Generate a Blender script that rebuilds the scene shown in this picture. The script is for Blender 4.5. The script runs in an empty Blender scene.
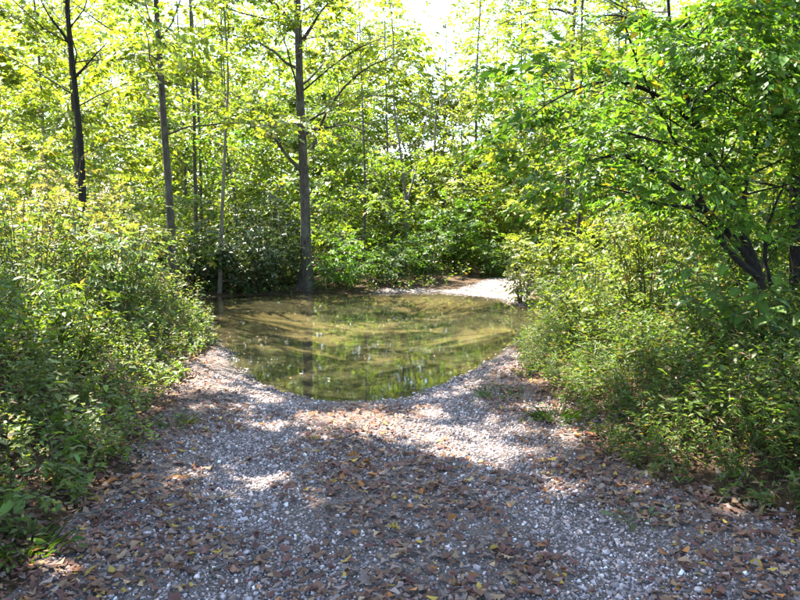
import bpy, math, random
import numpy as np
from mathutils import Vector

# ---------------------------------------------------------------- camera, sky, sun, exposure
S = bpy.context.scene
C = S.collection
H_CAM, F_PX, HORIZON = 1.6, 690.0, 220.0          # eye height, focal length in photo pixels, horizon row
PITCH = math.atan((300.0 - HORIZON) / F_PX)
cam_d = bpy.data.cameras.new('camera')
cam_d.sensor_width = 36.0
cam_d.lens = 36.0 * F_PX / 800.0
cam_d.clip_start = 0.05
cam_d.clip_end = 2000.0
cam = bpy.data.objects.new('camera', cam_d)
cam.location = (0, 0, H_CAM)
cam.rotation_euler = (math.pi / 2 - PITCH, 0, 0)
C.objects.link(cam)
S.camera = cam

SUN_EL, SUN_AZ = math.radians(58), math.radians(-46)   # azimuth from +Y, negative = left
sun_dir = Vector((math.sin(SUN_AZ) * math.cos(SUN_EL), math.cos(SUN_AZ) * math.cos(SUN_EL), math.sin(SUN_EL)))
W = bpy.data.worlds.new('World')
S.world = W
W.use_nodes = True
wn = W.node_tree.nodes
sky = wn.new('ShaderNodeTexSky')
sky.sky_type = 'NISHITA'
sky.sun_disc = False
sky.sun_elevation = SUN_EL
sky.sun_rotation = SUN_AZ
W.node_tree.links.new(sky.outputs[0], wn['Background'].inputs[0])
wn['Background'].inputs[1].default_value = 0.15
sun_d = bpy.data.lights.new('sun', 'SUN')
sun_d.energy = 5.0
sun_d.angle = math.radians(0.5)
sun_d.color = (1.0, 0.93, 0.80)
sun = bpy.data.objects.new('sun', sun_d)
sun.rotation_euler = (-sun_dir).to_track_quat('-Z', 'Y').to_euler()
sun.location = sun_dir * 60
C.objects.link(sun)
S.view_settings.view_transform = 'Standard'
S.view_settings.look = 'None'
S.view_settings.exposure = 2.9
S.view_settings.gamma = 1.0
S.render.engine = 'CYCLES'
cy = S.cycles
cy.use_denoising = True
try:
    cy.denoiser = 'OPENIMAGEDENOISE'
    cy.denoising_input_passes = 'RGB_ALBEDO_NORMAL'
except Exception:
    pass
cy.max_bounces = 10
cy.diffuse_bounces = 6
cy.glossy_bounces = 2
cy.transmission_bounces = 8
cy.transparent_max_bounces = 6
cy.caustics_reflective = False
cy.caustics_refractive = False
cy.sample_clamp_indirect = 6.0

# ---------------------------------------------------------------- helpers
def ray(px, py):
    x = (px - 400.0) / F_PX
    v = -(py - 300.0) / F_PX
    c, s = math.cos(PITCH), math.sin(PITCH)
    return Vector((x, c + v * s, -s + v * c))

def at(px, py, Y):
    d = ray(px, py)
    return Vector((0, 0, H_CAM)) + d * (Y / d.y)

def on_plane(px, py, z):
    d = ray(px, py)
    return Vector((0, 0, H_CAM)) + d * ((z - H_CAM) / d.z)

def sst(a, b, x):
    t = np.clip((np.asarray(x, float) - a) / (b - a), 0, 1)
    return t * t * (3 - 2 * t)

_r0 = np.random.default_rng(5)
_NW = [(_r0.uniform(0, 6.28), _r0.normal(size=2), _r0.uniform(0, 6.28)) for _ in range(40)]

def noise(x, y, f, k=0):
    """smooth 2-d noise about -1..1: a sum of rotated sine waves"""
    o = 0
    for j in range(6):
        a, d, p = _NW[(k * 5 + j) % 40]
        ff = f * (0.7 + 0.25 * j)
        o = o + np.sin(ff * (math.cos(a) * x + math.sin(a) * y) + p + 1.3 * np.sin(ff * 0.6 * (math.cos(a + 1.7) * x + math.sin(a + 1.7) * y) + d[0]))
    return o / 3.0

def nrm(v):
    return v / (np.linalg.norm(v, axis=-1, keepdims=True) + 1e-9)

def tag(o, label=None, cat=None, group=None, kind=None):
    if label: o['label'] = label
    if cat: o['category'] = cat
    if group: o['group'] = group
    if kind: o['kind'] = kind
    return o

def empty(name, loc, rz=0.0):
    o = bpy.data.objects.new(name, None)
    o.location = loc
    o.rotation_euler = (0, 0, rz)
    o.empty_display_size = 0.2
    C.objects.link(o)
    return o

def mesh_np(name, V, F, mats, tint=None, fmat=None, smooth=False, attrs=None):
    """V (n,3); F: list of (m,k) index arrays"""
    F = [np.asarray(f, np.int32) for f in (F if isinstance(F, list) else [F])]
    me = bpy.data.meshes.new(name)
    V = np.ascontiguousarray(V, np.float32)
    me.vertices.add(len(V))
    me.vertices.foreach_set('co', V.ravel())
    loops = np.concatenate([f.ravel() for f in F])
    cnt = np.concatenate([np.full(len(f), f.shape[1], np.int32) for f in F])
    st = np.concatenate([[0], np.cumsum(cnt)[:-1]]).astype(np.int32)
    me.loops.add(len(loops))
    me.loops.foreach_set('vertex_index', loops)
    me.polygons.add(len(cnt))
    me.polygons.foreach_set('loop_start', st)
    me.polygons.foreach_set('loop_total', cnt)
    if smooth:
        me.polygons.foreach_set('use_smooth', np.ones(len(cnt), bool))
    for m in (mats if isinstance(mats, (list, tuple)) else [mats]):
        me.materials.append(m)
    if fmat is not None:
        me.polygons.foreach_set('material_index', np.asarray(fmat, np.int32))
    me.update(calc_edges=True)
    if tint is not None:
        a = me.attributes.new('tint', 'FLOAT_COLOR', 'POINT')
        col = np.ones((len(V), 4), np.float32)
        col[:, :3] = tint
        a.data.foreach_set('color', col.ravel())
    for k, v in (attrs or {}).items():
        a = me.attributes.new(k, 'FLOAT', 'POINT')
        a.data.foreach_set('value', np.ascontiguousarray(v, np.float32))
    return me

def obj(name, me, parent=None, loc=(0, 0, 0)):
    """meshes are in world coordinates; under a parent Empty they are moved to its frame"""
    o = bpy.data.objects.new(name, me)
    C.objects.link(o)
    o.location = loc
    if parent is not None:
        o.parent = parent
    return o

class Tubes:
    """many tapered tubes collected into one mesh"""
    def __init__(self):
        self.V, self.F, self.n = [], [], 0
    def add(self, pts, rad, sides=6, rough=0.0, rng=None, shape=None):
        P = np.asarray(pts, float)
        R = np.asarray(rad, float)
        T = nrm(np.gradient(P, axis=0))
        ref = np.array([1.0, 0, 0]) if abs(T[0, 0]) < 0.8 else np.array([0, 1.0, 0])
        U = np.zeros_like(P)
        u = ref
        for i in range(len(P)):
            u = u - T[i] * np.dot(u, T[i])
            u = u / (np.linalg.norm(u) + 1e-9)
            U[i] = u
        B = np.cross(T, U)
        a = np.linspace(0, 2 * math.pi, sides, endpoint=False)
        rr = R[:, None] * np.ones((1, sides))
        if rough and rng is not None:
            rr = rr * (1 + rough * rng.normal(size=rr.shape))
        if shape is not None:
            rr = rr * shape
        V = P[:, None, :] + rr[..., None] * (np.cos(a)[None, :, None] * U[:, None, :] + np.sin(a)[None, :, None] * B[:, None, :])
        k = len(P)
        i = np.arange(k - 1)[:, None] * sides
        j = np.arange(sides)[None, :]
        j2 = (j + 1) % sides
        F = np.stack([i + j, i + j2, i + sides + j2, i + sides + j], -1).reshape(-1, 4) + self.n
        self.V.append(V.reshape(-1, 3))
        self.F.append(F)
        self.n += k * sides
    def mesh(self, name, mat, off=(0, 0, 0)):
        return mesh_np(name, np.concatenate(self.V) - np.asarray(off), [np.concatenate(self.F)], mat, smooth=True)

def smooth_line(pts, n):
    """Catmull-Rom through pts"""
    P = np.array([tuple(p) for p in pts], float)
    P = np.vstack([2 * P[0] - P[1], P, 2 * P[-1] - P[-2]])
    out = []
    m = len(P) - 3
    for t in np.linspace(0, m, n):
        i = min(int(t), m - 1)
        u = t - i
        a, b, c, d = P[i:i + 4]
        out.append(0.5 * ((2 * b) + (c - a) * u + (2 * a - 5 * b + 4 * c - d) * u * u + (3 * b - a - 3 * c + d) * u ** 3))
    return np.array(out)

# leaf templates: (along, across, up)
LEAF2 = (np.array([[0, 0, 0], [.42, -.5, .07], [1, 0, -.06], [.42, .5, .07]]), np.array([[0, 3, 2], [0, 2, 1]]))
LEAF6 = (np.array([[0, 0, 0], [.5, 0, -.01], [1, 0, -.14], [.22, -.42, .07], [.62, -.40, .03], [.22, .42, .07], [.62, .40, .03]]),
         np.array([[0, 1, 3], [3, 1, 4], [4, 1, 2], [0, 5, 1], [5, 6, 1], [6, 2, 1]]))

def leaves(P, D, N, Sz, w, tmpl=LEAF2):
    """leaf blades: base points P, directions D, normals N, lengths Sz, width ratio w"""
    tv, tf = tmpl
    T = nrm(D)
    B = nrm(np.cross(N, T))
    M = np.cross(T, B)
    n, k = len(P), len(tv)
    Sz = np.asarray(Sz)[:, None, None]
    V = P[:, None, :] + Sz * (tv[None, :, 0, None] * T[:, None, :] + tv[None, :, 1, None] * w * B[:, None, :] + tv[None, :, 2, None] * M[:, None, :])
    F = (tf[None] + (np.arange(n) * k)[:, None, None]).reshape(-1, 3)
    return V.reshape(-1, 3), F, k

def tints(rng, n, k, base, var=0.22, alt=None, alt_p=0.0):
    """one colour per leaf, repeated for its k vertices"""
    c = np.asarray(base)[None, :] * np.exp(rng.normal(0, var, (n, 1))) * np.exp(rng.normal(0, .08, (n, 3)))
    if alt is not None and alt_p > 0:
        m = rng.random(n) < alt_p
        c[m] = np.asarray(alt)[None, :] * np.exp(rng.normal(0, var, (m.sum(), 1)))
    return np.repeat(np.clip(c, 0, 1), k, 0)

def sprays(rng, P, D, n, L, size, w=0.55, flat=0.35, droop=0.25, tmpl=LEAF2, ang=0.95):
    """leafy twigs: n leaves set left and right along each twig, blades lying about level"""
    m = len(P)
    L = np.broadcast_to(L, (m,))
    D = nrm(D)
    up = np.array([0, 0, 1.0])
    Np = nrm(up + flat * rng.normal(size=(m, 3)))
    B = nrm(np.cross(Np, D))
    t = (np.arange(n)[None, :] + rng.random((m, n))) / n
    side = np.where((np.arange(n)[None, :] % 2) == 0, 1.0, -1.0)
    a = ang + 0.25 * rng.normal(size=(m, n))
    a = a * (1 - 0.6 * (t > 0.9))
    pos = P[:, None, :] + (L[:, None] * t)[..., None] * D[:, None, :]
    pos[..., 2] -= droop * L[:, None] * t * t
    pos += 0.03 * L[:, None, None] * rng.normal(size=pos.shape)
    ld = np.cos(a)[..., None] * D[:, None, :] + (side * np.sin(a))[..., None] * B[:, None, :]
    ld[..., 2] -= 0.25 + 0.2 * rng.random((m, n))
    ln = Np[:, None, :] + 0.38 * rng.normal(size=(m, n, 3))
    sz = size * np.clip(np.exp(rng.normal(-.05, .30, (m, n)) + rng.normal(0, .15, (m, 1))), .4, 1.7)
    return leaves(pos.reshape(-1, 3), ld.reshape(-1, 3), ln.reshape(-1, 3), sz.ravel(), w, tmpl)

# ---------------------------------------------------------------- materials
def new_mat(name):
    m = bpy.data.materials.new(name)
    m.use_nodes = True
    nt = m.node_tree
    nt.nodes.clear()
    out = nt.nodes.new('ShaderNodeOutputMaterial')
    return m, nt.nodes, nt.links, out

def leaf_mat(name, trans=0.45, rough=0.5, spec=0.35, tmul=(1.75, 1.75, 0.65)):
    m, N, L, out = new_mat(name)
    at_ = N.new('ShaderNodeAttribute'); at_.attribute_name = 'tint'
    p = N.new('ShaderNodeBsdfPrincipled')
    p.inputs['Roughness'].default_value = rough
    p.inputs['Specular IOR Level'].default_value = spec
    L.new(at_.outputs['Color'], p.inputs['Base Color'])
    mul = N.new('ShaderNodeMix'); mul.data_type = 'RGBA'; mul.blend_type = 'MULTIPLY'
    mul.inputs[0].default_value = 1.0
    L.new(at_.outputs['Color'], mul.inputs[6])
    mul.inputs[7].default_value = (*tmul, 1)
    tr = N.new('ShaderNodeBsdfTranslucent')
    L.new(mul.outputs[2], tr.inputs['Color'])
    mx = N.new('ShaderNodeMixShader'); mx.inputs[0].default_value = trans
    L.new(p.outputs[0], mx.inputs[1]); L.new(tr.outputs[0], mx.inputs[2])
    L.new(mx.outputs[0], out.inputs[0])
    return m

def ramp(N, stops):
    r = N.new('ShaderNodeValToRGB')
    e = r.color_ramp.elements
    while len(e) < len(stops): e.new(0.5)
    for i, (p, c) in enumerate(stops):
        e[i].position = p; e[i].color = (*c, 1)
    return r

def bark_mat(name, dark, pale, scale=9.0, moss=None):
    m, N, L, out = new_mat(name)
    tc = N.new('ShaderNodeTexCoord')
    mp = N.new('ShaderNodeMapping'); mp.inputs['Scale'].default_value = (1, 1, 0.22)
    L.new(tc.outputs['Object'], mp.inputs[0])
    n1 = N.new('ShaderNodeTexNoise'); n1.inputs['Scale'].default_value = scale * 3; n1.inputs['Detail'].default_value = 8; n1.inputs['Roughness'].default_value = .65
    L.new(mp.outputs[0], n1.inputs[0])
    n2 = N.new('ShaderNodeTexNoise'); n2.inputs['Scale'].default_value = 3.2; n2.inputs['Detail'].default_value = 5
    L.new(tc.outputs['Object'], n2.inputs[0])
    r = ramp(N, [(.32, dark), (.68, pale)])
    L.new(n1.outputs[0], r.inputs[0])
    col = r.outputs[0]
    if moss:
        mx = N.new('ShaderNodeMix'); mx.data_type = 'RGBA'
        rr = ramp(N, [(.5, (0, 0, 0)), (.64, (.8, .8, .8))])
        L.new(n2.outputs[0], rr.inputs[0]); L.new(rr.outputs[0], mx.inputs[0])
        L.new(col, mx.inputs[6]); mx.inputs[7].default_value = (*moss, 1)
        col = mx.outputs[2]
    p = N.new('ShaderNodeBsdfPrincipled'); p.inputs['Roughness'].default_value = .9
    p.inputs['Specular IOR Level'].default_value = .2
    L.new(col, p.inputs['Base Color'])
    b = N.new('ShaderNodeBump'); b.inputs['Strength'].default_value = .9; b.inputs['Distance'].default_value = .03
    L.new(n1.outputs[0], b.inputs['Height']); L.new(b.outputs[0], p.inputs['Normal'])
    L.new(p.outputs[0], out.inputs[0])
    return m

M_LEAF = leaf_mat('leaf')
M_LEAF_WAXY = leaf_mat('waxy_leaf', trans=.22, rough=.42, spec=.4)
M_DEAD = leaf_mat('dead_leaf', trans=.12, rough=.75, spec=.2, tmul=(1.3, 1.0, .7))
M_BARK = bark_mat('bark', (.020, .017, .014), (.105, .088, .070), moss=(.10, .10, .075))
M_BARK_PALE = bark_mat('pale_bark', (.06, .052, .04), (.20, .175, .135), moss=(.15, .155, .11))
M_BARK_DARK = bark_mat('dark_bark', (.007, .006, .006), (.034, .029, .024))
M_STEM = bark_mat('green_stem', (.05, .055, .02), (.13, .12, .05), scale=14)

def stone_mat():
    m, N, L, out = new_mat('crushed_stone')
    a = N.new('ShaderNodeAttribute'); a.attribute_name = 'tint'
    tc = N.new('ShaderNodeTexCoord')
    n = N.new('ShaderNodeTexNoise'); n.inputs['Scale'].default_value = 90; n.inputs['Detail'].default_value = 4
    L.new(tc.outputs['Object'], n.inputs[0])
    r = ramp(N, [(.3, (.6, .58, .56)), (.7, (1.25, 1.25, 1.27))])
    L.new(n.outputs[0], r.inputs[0])
    mx = N.new('ShaderNodeMix'); mx.data_type = 'RGBA'; mx.blend_type = 'MULTIPLY'; mx.inputs[0].default_value = 1
    L.new(a.outputs['Color'], mx.inputs[6]); L.new(r.outputs[0], mx.inputs[7])
    p = N.new('ShaderNodeBsdfPrincipled'); p.inputs['Roughness'].default_value = .62
    p.inputs['Specular IOR Level'].default_value = .45
    L.new(mx.outputs[2], p.inputs['Base Color']); L.new(p.outputs[0], out.inputs[0])
    return m
M_STONE = stone_mat()

def ground_mat(name, is_road, pale=1.0):
    m, N, L, out = new_mat(name)
    tc = N.new('ShaderNodeTexCoord')
    def nz(scale, det=8, rough=.6):
        n = N.new('ShaderNodeTexNoise'); n.inputs['Scale'].default_value = scale
        n.inputs['Detail'].default_value = det; n.inputs['Roughness'].default_value = rough
        L.new(tc.outputs['Object'], n.inputs[0]); return n
    fine, mid = nz(60), nz(2.3)
    if is_road:
        c1 = ramp(N, [(.30, (.048, .037, .032)), (.52, (.13, .108, .100)), (.72, (.28, .25, .25))])
    else:
        c1 = ramp(N, [(.30, (.022, .015, .009)), (.55, (.075, .048, .026)), (.78, (.17, .115, .06))])
    L.new(fine.outputs[0], c1.inputs[0])
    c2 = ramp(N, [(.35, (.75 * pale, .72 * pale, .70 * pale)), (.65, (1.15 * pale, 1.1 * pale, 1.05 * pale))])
    L.new(mid.outputs[0], c2.inputs[0])
    mx = N.new('ShaderNodeMix'); mx.data_type = 'RGBA'; mx.blend_type = 'MULTIPLY'; mx.inputs[0].default_value = 1
    L.new(c1.outputs[0], mx.inputs[6]); L.new(c2.outputs[0], mx.inputs[7])
    # silt by the shore and sand with painted sun streaks on the stream bed (attributes measured from the shoreline)
    sh = N.new('ShaderNodeAttribute'); sh.attribute_name = 'silt'
    silt = ramp(N, [(.35, (.13, .113, .10)), (.7, (.21, .185, .17))])
    L.new(nz(14).outputs[0], silt.inputs[0])
    m2 = N.new('ShaderNodeMix'); m2.data_type = 'RGBA'
    L.new(sh.outputs['Fac'], m2.inputs[0]); L.new(mx.outputs[2], m2.inputs[6]); L.new(silt.outputs[0], m2.inputs[7])
    bd = N.new('ShaderNodeAttribute'); bd.attribute_name = 'bed'
    bed = ramp(N, [(.36, (.034, .037, .020)), (.52, (.070, .068, .040)), (.66, (.27, .215, .14))])
    mpb = N.new('ShaderNodeMapping'); mpb.inputs['Scale'].default_value = (.35, 1.3, 1)
    L.new(tc.outputs['Object'], mpb.inputs[0])
    nb = N.new('ShaderNodeTexNoise'); nb.inputs['Scale'].default_value = .9; nb.inputs['Detail'].default_value = 3
    L.new(mpb.outputs[0], nb.inputs[0])
    sp = N.new('ShaderNodeSeparateXYZ'); L.new(tc.outputs['Object'], sp.inputs[0])
    mr = N.new('ShaderNodeMapRange'); mr.inputs[1].default_value = 9.5; mr.inputs[2].default_value = 14.0
    mr.inputs[3].default_value = -.18; mr.inputs[4].default_value = .10     # sunlit sand streaks painted in toward the far side, near bed darkened
    L.new(sp.outputs[1], mr.inputs[0])
    ad = N.new('ShaderNodeMath'); L.new(nb.outputs[0], ad.inputs[0]); L.new(mr.outputs[0], ad.inputs[1])
    L.new(ad.outputs[0], bed.inputs[0])
    m3 = N.new('ShaderNodeMix'); m3.data_type = 'RGBA'
    L.new(bd.outputs['Fac'], m3.inputs[0]); L.new(m2.outputs[2], m3.inputs[6]); L.new(bed.outputs[0], m3.inputs[7])
    p = N.new('ShaderNodeBsdfPrincipled'); p.inputs['Roughness'].default_value = .9
    p.inputs['Specular IOR Level'].default_value = .2
    wt = N.new('ShaderNodeAttribute'); wt.attribute_name = 'wet'       # soaked grit is darker and shinier
    m4 = N.new('ShaderNodeMix'); m4.data_type = 'RGBA'; m4.blend_type = 'MULTIPLY'
    wf = N.new('ShaderNodeMath'); wf.operation = 'SUBTRACT'
    L.new(wt.outputs['Fac'], wf.inputs[0]); L.new(bd.outputs['Fac'], wf.inputs[1]); wf.use_clamp = True
    L.new(wf.outputs[0], m4.inputs[0]); L.new(m3.outputs[2], m4.inputs[6]); m4.inputs[7].default_value = (.5, .48, .45, 1)
    rg = N.new('ShaderNodeMapRange'); rg.inputs[3].default_value = .9; rg.inputs[4].default_value = .35
    L.new(wf.outputs[0], rg.inputs[0]); L.new(rg.outputs[0], p.inputs['Roughness'])
    L.new(m4.outputs[2], p.inputs['Base Color'])
    b = N.new('ShaderNodeBump'); b.inputs['Strength'].default_value = .8; b.inputs['Distance'].default_value = .03
    L.new(fine.outputs[0], b.inputs['Height']); L.new(b.outputs[0], p.inputs['Normal'])
    L.new(p.outputs[0], out.inputs[0])
    return m
M_GROUND = ground_mat('forest_soil', False)
M_ROAD = ground_mat('road_grit', True)
M_ROAD_PALE = ground_mat('pale_sunlit_gravel', True, 1.35)  # pale gravel, brightened further to carry part of its sunlight

def water_mat():
    m, N, L, out = new_mat('murky_water')
    tc = N.new('ShaderNodeTexCoord')
    n = N.new('ShaderNodeTexNoise'); n.inputs['Scale'].default_value = 2.6; n.inputs['Detail'].default_value = 3
    L.new(tc.outputs['Object'], n.inputs[0])
    b = N.new('ShaderNodeBump'); b.inputs['Strength'].default_value = .025; b.inputs['Distance'].default_value = .05
    L.new(n.outputs[0], b.inputs['Height'])
    tr = N.new('ShaderNodeBsdfTransparent'); tr.inputs[0].default_value = (.66, .65, .50, 1)
    gl = N.new('ShaderNodeBsdfGlossy'); gl.inputs['Roughness'].default_value = .03
    gl.inputs['Color'].default_value = (.95, .96, .92, 1)
    fr = N.new('ShaderNodeFresnel'); fr.inputs[0].default_value = 1.33
    L.new(b.outputs[0], gl.inputs['Normal']); L.new(b.outputs[0], fr.inputs['Normal'])
    mx = N.new('ShaderNodeMixShader')
    df = N.new('ShaderNodeBsdfDiffuse'); df.inputs[0].default_value = (.13, .118, .066, 1)     # suspended silt
    mk = N.new('ShaderNodeMixShader'); mk.inputs[0].default_value = .17
    L.new(tr.outputs[0], mk.inputs[1]); L.new(df.outputs[0], mk.inputs[2])
    L.new(fr.outputs[0], mx.inputs[0]); L.new(mk.outputs[0], mx.inputs[1]); L.new(gl.outputs[0], mx.inputs[2])
    L.new(mx.outputs[0], out.inputs[0])
    return m
M_WATER = water_mat()

# ---------------------------------------------------------------- terrain
WL = -0.35                                            # water level
shore_px_near = [(204, 310), (214, 326), (224, 346), (240, 374), (276, 392), (318, 400), (370, 402), (412, 397), (452, 381), (486, 362), (512, 345), (522, 330)]
shore_px_far = [(519, 308), (500, 300), (470, 297), (440, 293), (380, 294), (310, 293), (250, 296), (198, 299)]
_near = [tuple(on_plane(x, y, WL))[:2] for x, y in shore_px_near]
_far = [tuple(on_plane(x, y, WL))[:2] for x, y in shore_px_far]
POLY = np.array([(-40, 8.0), (-16, 10.5), (-8, 12.6)] + _near + [(5.0, 12.6), (14, 9.5), (40, 6.0), (40, 11.0), (16, 13.5), (6, 15.6)] + _far + [(-9, 16.6), (-18, 15.0), (-40, 12.5)])

def shore_dist(x, y):
    """signed distance to the water's edge, negative over the water"""
    x = np.asarray(x, float); y = np.asarray(y, float)
    d2 = np.full(x.shape, 1e9)
    ins = np.zeros(x.shape, bool)
    for (ax, ay), (bx, by) in zip(POLY, np.roll(POLY, -1, 0)):
        ex, ey = bx - ax, by - ay
        t = np.clip(((x - ax) * ex + (y - ay) * ey) / (ex * ex + ey * ey), 0, 1)
        d2 = np.minimum(d2, (x - ax - t * ex) ** 2 + (y - ay - t * ey) ** 2)
        c = ((ay > y) != (by > y)) & (x < ex * (y - ay) / (ey if abs(ey) > 1e-9 else 1e-9) + ax)
        ins ^= c
    d = np.sqrt(d2)
    return np.where(ins, -d, d)

def road_edges(y):
    """left and right edge of the near gravel road"""
    yy = np.asarray(y, float)
    l = np.interp(yy, [-30, 0, 3.5, 5.3, 7, 8.7, 10.5, 12], [-3, -1.9, -1.85, -2.0, -2.35, -2.7, -2.75, -2.9])
    r = np.interp(yy, [-30, 0, 3.5, 4.2, 5.2, 7, 8.5, 10, 12], [2.5, 2.4, 2.1, 1.72, 1.48, 1.5, 1.6, 1.7, 1.8])
    return l + .10 * noise(yy, 0 * yy, 2.1, 1), r + .10 * noise(yy, 0 * yy + 4, 2.3, 2)

FAR_C = [(2.0, 16.5), (2.7, 19.0), (4.2, 22.0), (7.5, 26.0), (13, 31), (22, 36)]
def far_road_d(x, y):
    x = np.asarray(x, float); y = np.asarray(y, float)
    d = np.full(x.shape, 1e9)
    for (ax, ay), (bx, by) in zip(FAR_C[:-1], FAR_C[1:]):
        ex, ey = bx - ax, by - ay
        t = np.clip(((x - ax) * ex + (y - ay) * ey) / (ex * ex + ey * ey), 0, 1)
        d = np.minimum(d, np.hypot(x - ax - t * ex, y - ay - t * ey))
    return d

def height(x, y):
    x = np.asarray(x, float); y = np.asarray(y, float)
    sd = shore_dist(x, y) + .035 * noise(x, y, 6.0, 2) + .02 * noise(x, y, 15.0, 5)
    l, r = road_edges(y)
    near = 1 - sst(11, 14, y)
    out_l, out_r = np.maximum(l - x, 0), np.maximum(x - r, 0)
    off = out_l + out_r
    bank = near * (0.30 * sst(0, 1.6, off) + 0.05 * np.minimum(off, 25))
    farb = sst(15, 18, y) * (0.12 * sst(0, 1.5, sd) + .02 * np.clip(y - 18, 0, 10) + .07 * np.clip(y - 28, 0, 70))
    far_r = sst(1.2, 2.6, far_road_d(x, y))
    d = np.maximum(sd, 0)
    z = WL + (0.35 - .22 * sst(13.5, 15, y)) * (1 - np.exp(-d / 2.4)) + (bank * sst(0, 1.2, d)) + farb * (0.35 + 0.65 * far_r)
    # wheel ruts and roughness
    cx = 0.5 * (l + r)
    rut = near * np.exp(-((np.abs(x - cx) - .9) / .28) ** 2) * .05 * sst(.3, 2, d)
    z = z - rut + .012 * noise(x, y, 3.1, 0) + .006 * noise(x, y, 9.0, 3) * (off < .3) + sst(0, 2, off) * .05 * noise(x, y, 1.3, 4)
    inside = WL - np.minimum(.42, .20 * -np.minimum(sd, 0)) + .02 * noise(x, y, 2.0, 5)
    return np.where(sd < 0, np.minimum(inside, WL - .004), np.maximum(z, WL + .008 + .03 * np.minimum(d, .5)))

def gz(x, y):
    return float(height(np.array([x]), np.array([y]))[0])

def graded(lo, hi, a, b, fine, coarse_n):
    """grid lines: fine between a and b, widening outward"""
    mid = np.arange(a, b + 1e-6, fine)
    k = np.linspace(0, 1, coarse_n + 1)[1:] ** 2.2
    return np.concatenate([(a - k * (a - lo))[::-1], mid, b + k * (hi - b)])

def grid_mesh(name, xs, ys, mat, dz=0.0, keep=None):
    X, Y = np.meshgrid(xs, ys)
    Z = height(X, Y) + dz
    V = np.stack([X, Y, Z], -1).reshape(-1, 3)
    nx, ny = len(xs), len(ys)
    i = np.arange(ny - 1)[:, None] * nx + np.arange(nx - 1)[None, :]
    F = np.stack([i, i + 1, i + nx + 1, i + nx], -1).reshape(-1, 4)
    if keep is not None:
        k = keep(X, Y)
        kk = k[:-1, :-1] & k[1:, :-1] & k[:-1, 1:] & k[1:, 1:]
        F = F[kk.ravel()]
        used = np.unique(F)
        remap = np.zeros(len(V), int); remap[used] = np.arange(len(used))
        V, F = V[used], remap[F]
    sd = shore_dist(V[:, 0], V[:, 1])
    n = noise(V[:, 0], V[:, 1], 2.4, 6)
    silt = (1 - sst(.15, .7, sd + .2 * n)) * (sd > -.6) * np.clip(np.exp(-((V[:, 0] + .35) / .9) ** 2) * (V[:, 1] < 10) + .5 * ((V[:, 0] > -.8) & (V[:, 0] < 1.5) & (V[:, 1] > 14)), 0, 1)
    bed = sst(.0, .5, -sd)
    return mesh_np(name, V, [F], mat, smooth=True, attrs={'silt': silt, 'bed': bed, 'wet': 1 - sst(.04, .22, sd + .08 * n)})

xs = graded(-400, 400, -8, 8, .13, 60)
ys = graded(-300, 600, 1.0, 24, .13, 60)
ground = obj('ground', grid_mesh('ground', xs, ys, M_GROUND))
tag(ground, 'brown forest floor of soil and leaf mould', kind='structure')

def road_keep(X, Y):
    l, r = road_edges(Y)
    n = .10 * noise(X, Y, 4.0, 2)
    return (X > l + n) & (X < r + n) & (shore_dist(X, Y) > .02)
road = obj('gravel_road', grid_mesh('gravel_road', np.arange(-3.4, 3.0, .05), np.arange(-12, 12.5, .05), M_ROAD, .006, road_keep))
tag(road, 'grey gravel track running down into the water', kind='structure')

def far_keep(X, Y):
    sd = shore_dist(X, Y)
    bar = (X > -.6) & (X < 3.2) & (Y > 15.5) & (Y < 18.8) & (sd < 1.7 + .5 * noise(X, Y, 1.2, 3) + .6 * np.clip(X - 1, -1, 2))
    return (sd > .03) & (Y > 14) & (bar | (far_road_d(X, Y) < 1.0 + .12 * noise(X, Y, 2.5, 1)))
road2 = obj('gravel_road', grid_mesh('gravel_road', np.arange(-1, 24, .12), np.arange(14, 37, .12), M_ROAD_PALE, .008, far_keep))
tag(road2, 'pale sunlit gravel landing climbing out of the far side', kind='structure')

# water sheet (polygon of the shoreline, a little wider so that the bank cuts it)
Xw, Yw = np.arange(-30, 30.01, .25), np.arange(6, 20.01, .25)
GX, GY = np.meshgrid(Xw, Yw)
ok = shore_dist(GX, GY) < .5
nx = len(Xw)
ii = np.arange(len(Yw) - 1)[:, None] * nx + np.arange(nx - 1)[None, :]
kk = ok[:-1, :-1] & ok[1:, :-1] & ok[:-1, 1:] & ok[1:, 1:]
Fw = np.stack([ii, ii + 1, ii + nx + 1, ii + nx], -1)[kk]
Vw = np.stack([GX, GY, np.full_like(GX, WL)], -1).reshape(-1, 3)
used = np.unique(Fw); rm = np.zeros(len(Vw), int); rm[used] = np.arange(len(used))
water = obj('water', mesh_np('water', Vw[used], [rm[Fw]], M_WATER, smooth=True))
tag(water, 'still brown-green ford water reflecting the wood', kind='structure')

# ---------------------------------------------------------------- trees
def limb_set(rng, trunk, rad, nl, cs, reach, rise, nsub, ntw, fork=.34, only=None, bias=None, top=1.0):
    """limbs off a trunk line; returns per limb a Tubes and the twig ends"""
    res = []
    n = len(trunk)
    az = rng.uniform(0, 6.28)
    for k in range(nl):
        t = cs + (top - cs) * (k + rng.uniform(.2, .8)) / nl
        i = min(int(t * (n - 1)), n - 2)
        p0 = trunk[i] + (trunk[i + 1] - trunk[i]) * (t * (n - 1) - i)
        az += 2.4 + rng.normal(0, .3)
        a = az
        if bias is not None and rng.random() < bias[1]:
            a = bias[0] + rng.normal(0, .7)
        prof = math.sin(math.pi * min(1, .25 + .75 * (t - cs) / max(1e-3, 1 - cs))) * .75 + .25
        L = reach * prof * rng.uniform(.75, 1.2)
        up = rise * rng.uniform(.6, 1.3) * (.6 + .8 * t)
        r0 = max(.010, rad[i] * fork * rng.uniform(.8, 1.2))
        res.append(make_limb(rng, p0, a, L, up, r0, nsub, ntw))
    return res

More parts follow.
